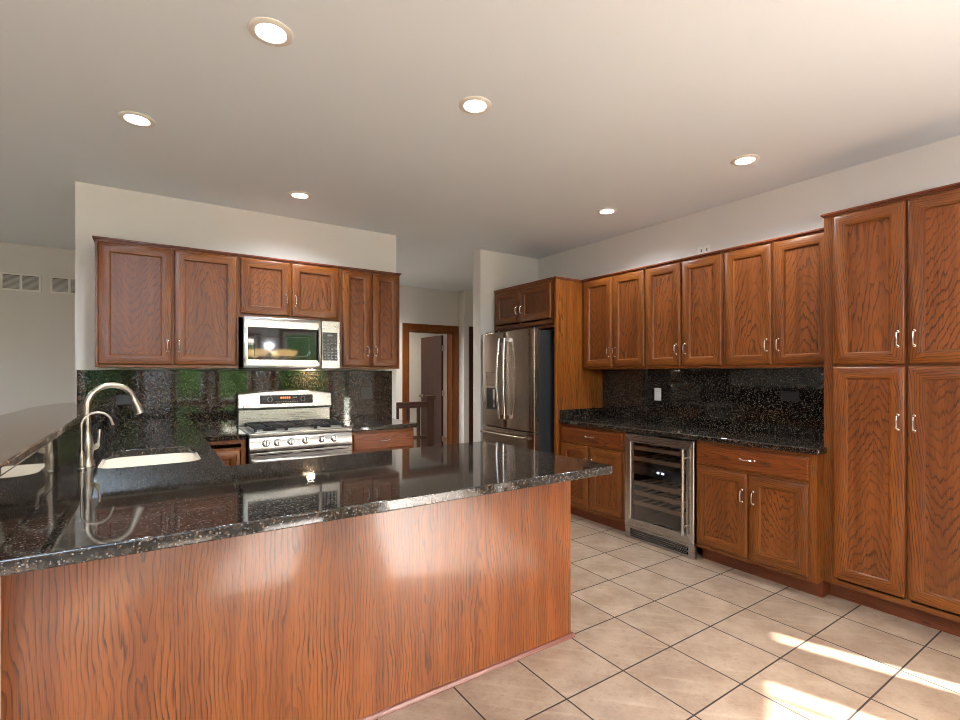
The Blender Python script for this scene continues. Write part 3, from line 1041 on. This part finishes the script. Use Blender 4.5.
def fh(x, z0, z1, s):
    g = G()
    pts = []
    for i in range(15):
        q = i / 14
        pts.append((x + s * .012 * math.sin(PI * q), -.030 - .024 * math.sin(PI * q), z0 + (z1 - z0) * q))
    g.tube(pts, .0125, 12)
    for z in (z0 + .015, z1 - .015):
        g.box(x - .013, x + .013, -.034, .014, z - .022, z + .022)
    return g
build('handle', fh(.392, .90, 1.71, -1), 'chrome', ld, bevel=.002)
build('handle', fh(.481, .90, 1.71, 1), 'chrome', rd, bevel=.002)
g = G()
g.tube([(.06 + (W - .12) * i / 14, -.030 - .024 * math.sin(PI * i / 14), .735) for i in range(15)], .0125, 12)
for x in (.075, W - .075):
    g.box(x - .022, x + .022, -.034, .018, .722, .748)
build('handle', g, 'fridge', fz, bevel=.002)
dsp = build('dispenser', G().frame(.105, .315, .97, 1.375, [(0, .01), (0, .0035), (.008, .0025), (.010, .008)], 0, 0), 'fridge', ld)
build('cavity', G().box(.116, .304, .0055, .0085, .98, 1.20), 'black', dsp)
build('paddle', G().box(.235, .268, .001, .005, 1.0, 1.19), 'chrome', dsp)
build('display', G().box(.116, .304, .003, .007, 1.235, 1.365), 'fridge', dsp)
build('trim_bar', G().box(.114, .306, -.003, .006, 1.205, 1.225), 'nickel', dsp)
for x in (.03, W - .09):
    build('hinge_cover', G().box(x, x + .06, .05, .13, 1.7855, 1.80), 'charcoal', t, bevel=.003)
build('gasket', G().box(.01, W - .01, .0855, .0945, .10, 1.77), 'blackplastic', t)
build('maker_badge', G().lathe([(.009, .0115), (.009, .010), (.006, .0095)], (W - .06, 0, 1.735), 'y', 14), 'blackplastic', rd)

# ------------------------------------------------------------------ wine cooler
t = thing('wine_cooler', 'stainless framed glass-door wine cooler built in under the right counter', 'wine cooler', (3.285, 2.717, 0), RZ)
W = .628
g = G()
g.box(.0, .02, .03, .56, .115, .865).box(W - .02, W, .03, .56, .115, .865).box(.02, W - .02, .54, .56, .115, .865)
g.box(.02, W - .02, .03, .54, .115, .135).box(.02, W - .02, .03, .54, .845, .865)
build('cabinet_box', g, 'cooler_in', t)
cd = build('door', G().frame(.0, W, .105, .862, [(0, .026), (0, -.012), (.004, -.016), (.062, -.016), (.066, -.012), (.066, .026)], 0, 1), ['steel_v', 'steel'], t)
build('glass', G().box(.064, W - .064, -.004, .004, .17, .797), 'cooler_glass', cd, smooth=False)
build('handle', G().tube([(W - .062, -.058, .17), (W - .062, -.058, .80)], .0115, 14).tube([(W - .062, -.016, .235), (W - .062, -.058, .235)], .008, 10).tube([(W - .062, -.016, .735), (W - .062, -.058, .735)], .008, 10), 'steel_v', cd)
build('lock', G().lathe([(.009, -.0161), (.009, -.019), (.006, -.020)], (W * .52, 0, .137), 'y', 14), 'chrome', cd)
for i, z in enumerate((.745, .655, .455, .375, .29)):
    sh = build('shelf', G().box(.035, W - .035, .035, .052, z - .016, z + .016), 'shelf_wood', t)
    g = G()
    for k in range(7):
        x = .06 + k * (W - .12) / 6
        g.box(x - .006, x + .006, .053, .50, z - .006, z + .004)
    g.box(.04, W - .04, .26, .27, z - .006, z + .003)
    build('slats', g, 'shelf_wood', sh)
dv_ = build('divider', G().box(.022, W - .022, .04, .538, .53, .60), 'cooler_in', t)
g = G()
for x in (.275, .318):
    for k in range(2):
        g.box(x + k * .013, x + k * .013 + .009, .0385, .0395, .562, .578)
build('temperature_digits', g, 'blue_led', dv_, label='blue lit digits')
g = G()
g.box(.0, W, -.006, .02, .003, .018).box(.0, W, -.006, .02, .085, .1).box(.0, .05, -.006, .02, .018, .085).box(W - .05, W, -.006, .02, .018, .085)
gr = build('kick_grille', g, 'steel', t)
build('grille_back', G().box(.05, W - .05, .004, .018, .018, .085), 'black', gr)
g = G()
for k in range(30):
    x = .058 + k * .0182
    for j in range(4):
        z = .026 + j * .0155
        xx = x + (.009 if j % 2 else 0)
        if xx < W - .062:
            g.box(xx, xx + .0085, -.001, .004, z, z + .006)
build('grille_slots', g, 'steel', gr)

# ------------------------------------------------------------------ outlets
def outlet(loc, rz, horiz, mat, label, slot='black', group=None, wd=.07, ht=.115):
    t = thing('wall_outlet', label, 'outlet', loc, rz, group)
    w, h = (ht, wd) if horiz else (wd, ht)
    build('cover_plate', G().box(-w / 2, w / 2, -.006, -.0005, -h / 2, h / 2), mat, t, bevel=.0025)
    for s in (-1, 1):
        c = (s * .021, 0) if horiz else (0, s * .021)
        sk = build('socket', G().box(c[0] - .014, c[0] + .014, -.0085, -.0062, c[1] - .0145, c[1] + .0145), mat, t, bevel=.0015)
        q = G()
        for sx in (-1, 1):
            if horiz:
                q.box(c[0] - .005, c[0] + .005, -.009, -.0086, c[1] + sx * .006 - .0012, c[1] + sx * .006 + .0012)
            else:
                q.box(c[0] + sx * .006 - .0012, c[0] + sx * .006 + .0012, -.009, -.0086, c[1] - .001, c[1] + .008)
        build('slots', q, slot, sk)
    return t
xo = XW - .0215
outlet((xo, 2.829, 1.165), RZ, False, 'white', 'white duplex outlet on the black backsplash under the right upper cabinets')
outlet((xo, 2.951, 1.165), RZ, True, 'blackplastic', 'black horizontal outlet just left of the white outlet', slot='charcoal')
outlet((xo, 1.708, 1.19), RZ, True, 'blackplastic', 'black horizontal outlet on the backsplash near the pantry', slot='charcoal')
yo = YW - .0215
outlet((1.72, yo, 1.17), 0, False, 'blackplastic', 'black outlet on the backsplash right of the range', slot='charcoal', wd=.115)
outlet((-.16, yo, 1.16), 0, True, 'blackplastic', 'black horizontal outlet on the backsplash behind the gooseneck faucet', slot='charcoal')
t = thing('junction_plate', 'small white cover plate on the wall just above the right upper cabinets', 'outlet', (XW - .0005, 2.387, 2.40), RZ)
build('cover_plate', G().box(-.06, .06, -.006, -.0003, -.035, .035), 'white', t, bevel=.002)
build('slots', G().box(-.03, -.02, -.007, -.0062, -.012, .012).box(.02, .03, -.007, -.0062, -.012, .012), 'grey_dark', t)

# ------------------------------------------------------------------ wall vents
def vent(x0, x1, z0, z1, label):
    t = thing('return_vent', label, 'vent', (0, YH - .0005, 0), 0, 'air vents high on the far left wall')
    fr = build('frame', G().frame(x0, x1, z0, z1, [(0, 0), (0, -.008), (.004, -.011), (.022, -.011), (.022, -.001)], 0, 0).box((x0 + x1) / 2 - .011, (x0 + x1) / 2 + .011, -.0105, -.001, z0 + .022, z1 - .022), 'whitepaint', t)
    build('back', G().box(x0 + .01, x1 - .01, -.002, -.0004, z0 + .01, z1 - .01), 'grey_dark', t)
    g = G()
    z = z0 + .028
    while z < z1 - .026:
        for a, b in ((x0 + .023, (x0 + x1) / 2 - .012), ((x0 + x1) / 2 + .012, x1 - .023)):
            g.add([(a, -.010, z), (b, -.010, z), (b, -.003, z + .008), (a, -.003, z + .008), (a, -.0095, z - .0015), (b, -.0095, z - .0015)], [(0, 1, 2, 3), (0, 1, 5, 4)])
        z += .0125
    build('louvers', g, 'wall', t, smooth=False)
vent(-1.325, -.995, 2.238, 2.428, 'off-white louvered air vent high on the far wall, the whole one farther left')
vent(-.925, -.595, 2.238, 2.428, 'off-white louvered air vent high on the far wall, partly hidden by the range wall end')

# ------------------------------------------------------------------ stair railing
t = thing('stair_railing', 'dark wood stair railing with square newel post in the hall', 'railing', (0, 5.55, 0))
build('newel_post', G().box(2.895, 2.985, -.045, .045, 0, 1.03), 'dark_door', t, bevel=.003)
build('newel_cap', G().box(2.875, 3.005, -.065, .065, 1.031, 1.047).box(2.88, 3.0, -.06, .06, 1.055, 1.075).box(2.895, 2.985, -.045, .045, 1.047, 1.055), 'dark_door', t, bevel=.003)
build('handrail', G().box(1.2, 2.894, -.032, .032, .925, 1.0), 'dark_door', t, bevel=.008)
build('bottom_rail', G().box(1.2, 2.894, -.02, .02, .53, .57), 'dark_door', t, bevel=.003)
for k in range(11):
    x = 1.34 + k * .145
    build('baluster', G().box(x - .018, x + .018, -.018, .018, .0, .925), 'dark_door', t, bevel=.002)

# ------------------------------------------------------------------ lights
def downlight(x, y, label, power=1.0, tint=(.82, .92, 1)):
    t = thing('downlight', label, 'ceiling light', (x, y, CZ), 0, 'recessed ceiling downlights')
    build('trim_ring', G().lathe([(.085, 0), (.085, -.003), (.081, -.006), (.060, -.008), (.056, -.0045), (.056, 0)], (0, 0, 0), 'z', 40, cap=False), 'whitepaint', t)
    build('lens', G().lathe([(.056, -.0045), (.054, -.005), (.001, -.0055)], (0, 0, 0), 'z', 40), 'lens', t)
    l = bpy.data.lights.new('downlight', 'SPOT')
    l.energy = DOWNLIGHT_W * power
    l.spot_size = R(150)
    l.spot_blend = .8
    l.shadow_soft_size = .055
    l.color = tint
    o = bpy.data.objects.new('downlight_lamp', l)
    link(o, t)
    o.location = (0, 0, -.02)
    return t
downlight(.402, 2.117, 'round recessed ceiling light above the peninsula, largest in view')
downlight(-.065, 3.248, 'round recessed ceiling light above the sink, farthest left')
downlight(1.384, 2.109, 'round recessed ceiling light above the peninsula end, near the ceiling middle')
downlight(3.193, 1.679, 'round recessed ceiling light nearest the tall pantry')
downlight(.956, 3.931, 'round recessed ceiling light in front of the range upper cabinets')
downlight(3.222, 2.862, 'round recessed ceiling light in front of the upper cabinets by the fridge')
downlight(2.45, 6.15, 'round recessed ceiling light in the hall', 3.2, (1, .95, .88))
downlight(-2.6, 4.9, 'added out-of-view ceiling light that brightens the room left of the kitchen', 2.0)  # added to lift the far left wall; no fixture known there
downlight(3.8, 8.0, 'round recessed ceiling light in the room behind the open door', 1.1, (1, .84, .62))

# chandelier over the eating bay, seen mirrored in the microwave window
CH = (1.72, -.95, 0)
t = thing('chandelier', 'brass chandelier with glowing frosted shades over the eating area', 'chandelier', CH)
build('canopy', G().lathe([(.065, CZ - .001), (.065, CZ - .012), (.03, CZ - .03), (.008, CZ - .035)], (0, 0, 0), 'z', 20), 'nickel', t)
build('rod', G().tube([(0, 0, CZ - .034), (0, 0, 1.70)], .006, 8), 'nickel', t)
build('hub', G().lathe([(.008, 1.74), (.03, 1.71), (.045, 1.66), (.03, 1.60), (.012, 1.56), (.02, 1.54), (.002, 1.52)], (0, 0, 0), 'z', 16), 'nickel', t)
for i in range(6):
    an = 2 * PI * i / 6
    d = Vector((math.cos(an), math.sin(an), 0))
    a = build('arm', G().tube([d * .03 + Vector((0, 0, 1.61)), d * .14 + Vector((0, 0, 1.55)), d * .29 + Vector((0, 0, 1.57)), d * .36 + Vector((0, 0, 1.62)), d * .36 + Vector((0, 0, 1.645))], .007, 8), 'nickel', t)
    sdl = G().lathe([(.02, 1.646), (.06, 1.655), (.10, 1.70), (.12, 1.76), (.117, 1.76), (.095, 1.705), (.058, 1.66), (.015, 1.652)], tuple(d * .36), 'z', 20)
    build('shade', sdl, 'shade', a)
l = bpy.data.lights.new('chandelier_glow', 'POINT')
l.energy = 80
l.color = (.86, .93, 1)
l.shadow_soft_size = .035
o = bpy.data.objects.new('chandelier_lamp', l)
link(o, t)
o.location = (0, 0, 1.84)

# added uplight behind the camera, no such fixture known; washes the ceiling
t = thing('added_uplight', 'added uplight on a slim nickel pole behind the camera, brightens the ceiling', 'added light', (-1.1, -1.5, 0))
build('base', G().lathe([(.14, .001), (.14, .012), (.05, .03), (.012, .04)], (0, 0, 0), 'z', 24), 'nickel', t)
build('pole', G().tube([(0, 0, .035), (0, 0, 1.66)], .011, 10), 'nickel', t)
build('bowl', G().lathe([(.012, 1.65), (.06, 1.665), (.13, 1.70), (.165, 1.75), (.16, 1.75), (.125, 1.705), (.055, 1.672), (.01, 1.66)], (0, 0, 0), 'z', 28), 'white', t)
l = bpy.data.lights.new('ceiling_fill', 'SPOT')
l.energy = 1900
l.spot_size = R(150)
l.spot_blend = .8
l.shadow_soft_size = .05
l.color = (.62, .81, 1)
o = bpy.data.objects.new('ceiling_fill_lamp', l)
link(o, t)
o.location = (0, 0, 1.74)
o.rotation_euler = (PI, 0, 0)

# ------------------------------------------------------------------ garden behind the rear windows
struct('ground', G().box(-120, 120, -240, -3.95, -.22, -.12), 'lawn')
struct('patio', G().box(-6, 9, -7.5, -3.91, -.118, -.06), 'patio')
def shrub(x, y, r, h, mat, label, seed):
    random.seed(seed)
    t = thing('garden_tree', label, 'tree', (x, y, -.12), 0, 'trees in the garden behind the rear windows')
    g = G()
    g.tube([(0, 0, 0), (.03, 0, h * .3), (0, .04, h * .55)], [.10, .08, .05], 8)
    build('trunk', g, 'bark', t)
    bm = bmesh.new()
    for i in range(16):
        a, q = random.random() * 2 * PI, random.random()
        rr_ = r * .75 * math.sqrt(random.random())
        z = h * (.18 + .72 * q)
        s = r * (.34 + .22 * random.random()) * (1.1 - .45 * q)
        ret = bmesh.ops.create_icosphere(bm, subdivisions=3, radius=s, matrix=Matrix.Translation((rr_ * math.cos(a) * (1.1 - .6 * q), rr_ * math.sin(a) * (1.1 - .6 * q), z)))
        for v in ret['verts']:
            v.co += Vector((random.uniform(-1, 1), random.uniform(-1, 1), random.uniform(-1, 1))) * s * .14
    g = G()
    bm.verts.index_update()
    g.add([v.co.copy() for v in bm.verts], [tuple(v.index for v in f.verts) for f in bm.faces])
    bm.free()
    build('foliage', g, mat, t, smooth=False)
random.seed(9)
bm = bmesh.new()
for i in range(150):
    x = -26 + i * .4
    bmesh.ops.create_icosphere(bm, subdivisions=2, radius=random.uniform(1.2, 1.6), matrix=Matrix.Translation((x, -24 + random.uniform(-.5, .5), random.uniform(.5, 2.2))))
for v in bm.verts:
    v.co += Vector((random.uniform(-1, 1), random.uniform(-1, 1), random.uniform(-1, 1))) * .16
bm.verts.index_update()
g = G().add([v.co.copy() for v in bm.verts], [tuple(v.index for v in f.verts) for f in bm.faces])
bm.free()
single('garden_hedge', g, 'leaf2', 'long dense green hedge at the far end of the garden', 'hedge', smooth=False)['kind'] = 'stuff'
shrub(-4.6, -12.5, 2.2, 6.0, 'leaf1', 'light green garden tree farthest left behind the rear windows', 1)
shrub(-.6, -14.5, 2.2, 7.0, 'leaf2', 'dark green garden tree, second from left behind the rear windows', 2)
shrub(1.9, -10.0, 1.7, 5.6, 'leaf1', 'light green garden tree, third from left behind the rear windows', 3)
shrub(6.0, -17.5, 2.0, 5.2, 'leaf1', 'light green garden tree, fourth from left behind the rear windows', 4)
shrub(10.5, -14.5, 1.9, 5.0, 'leaf2', 'dark green garden tree farthest right behind the rear windows', 5)
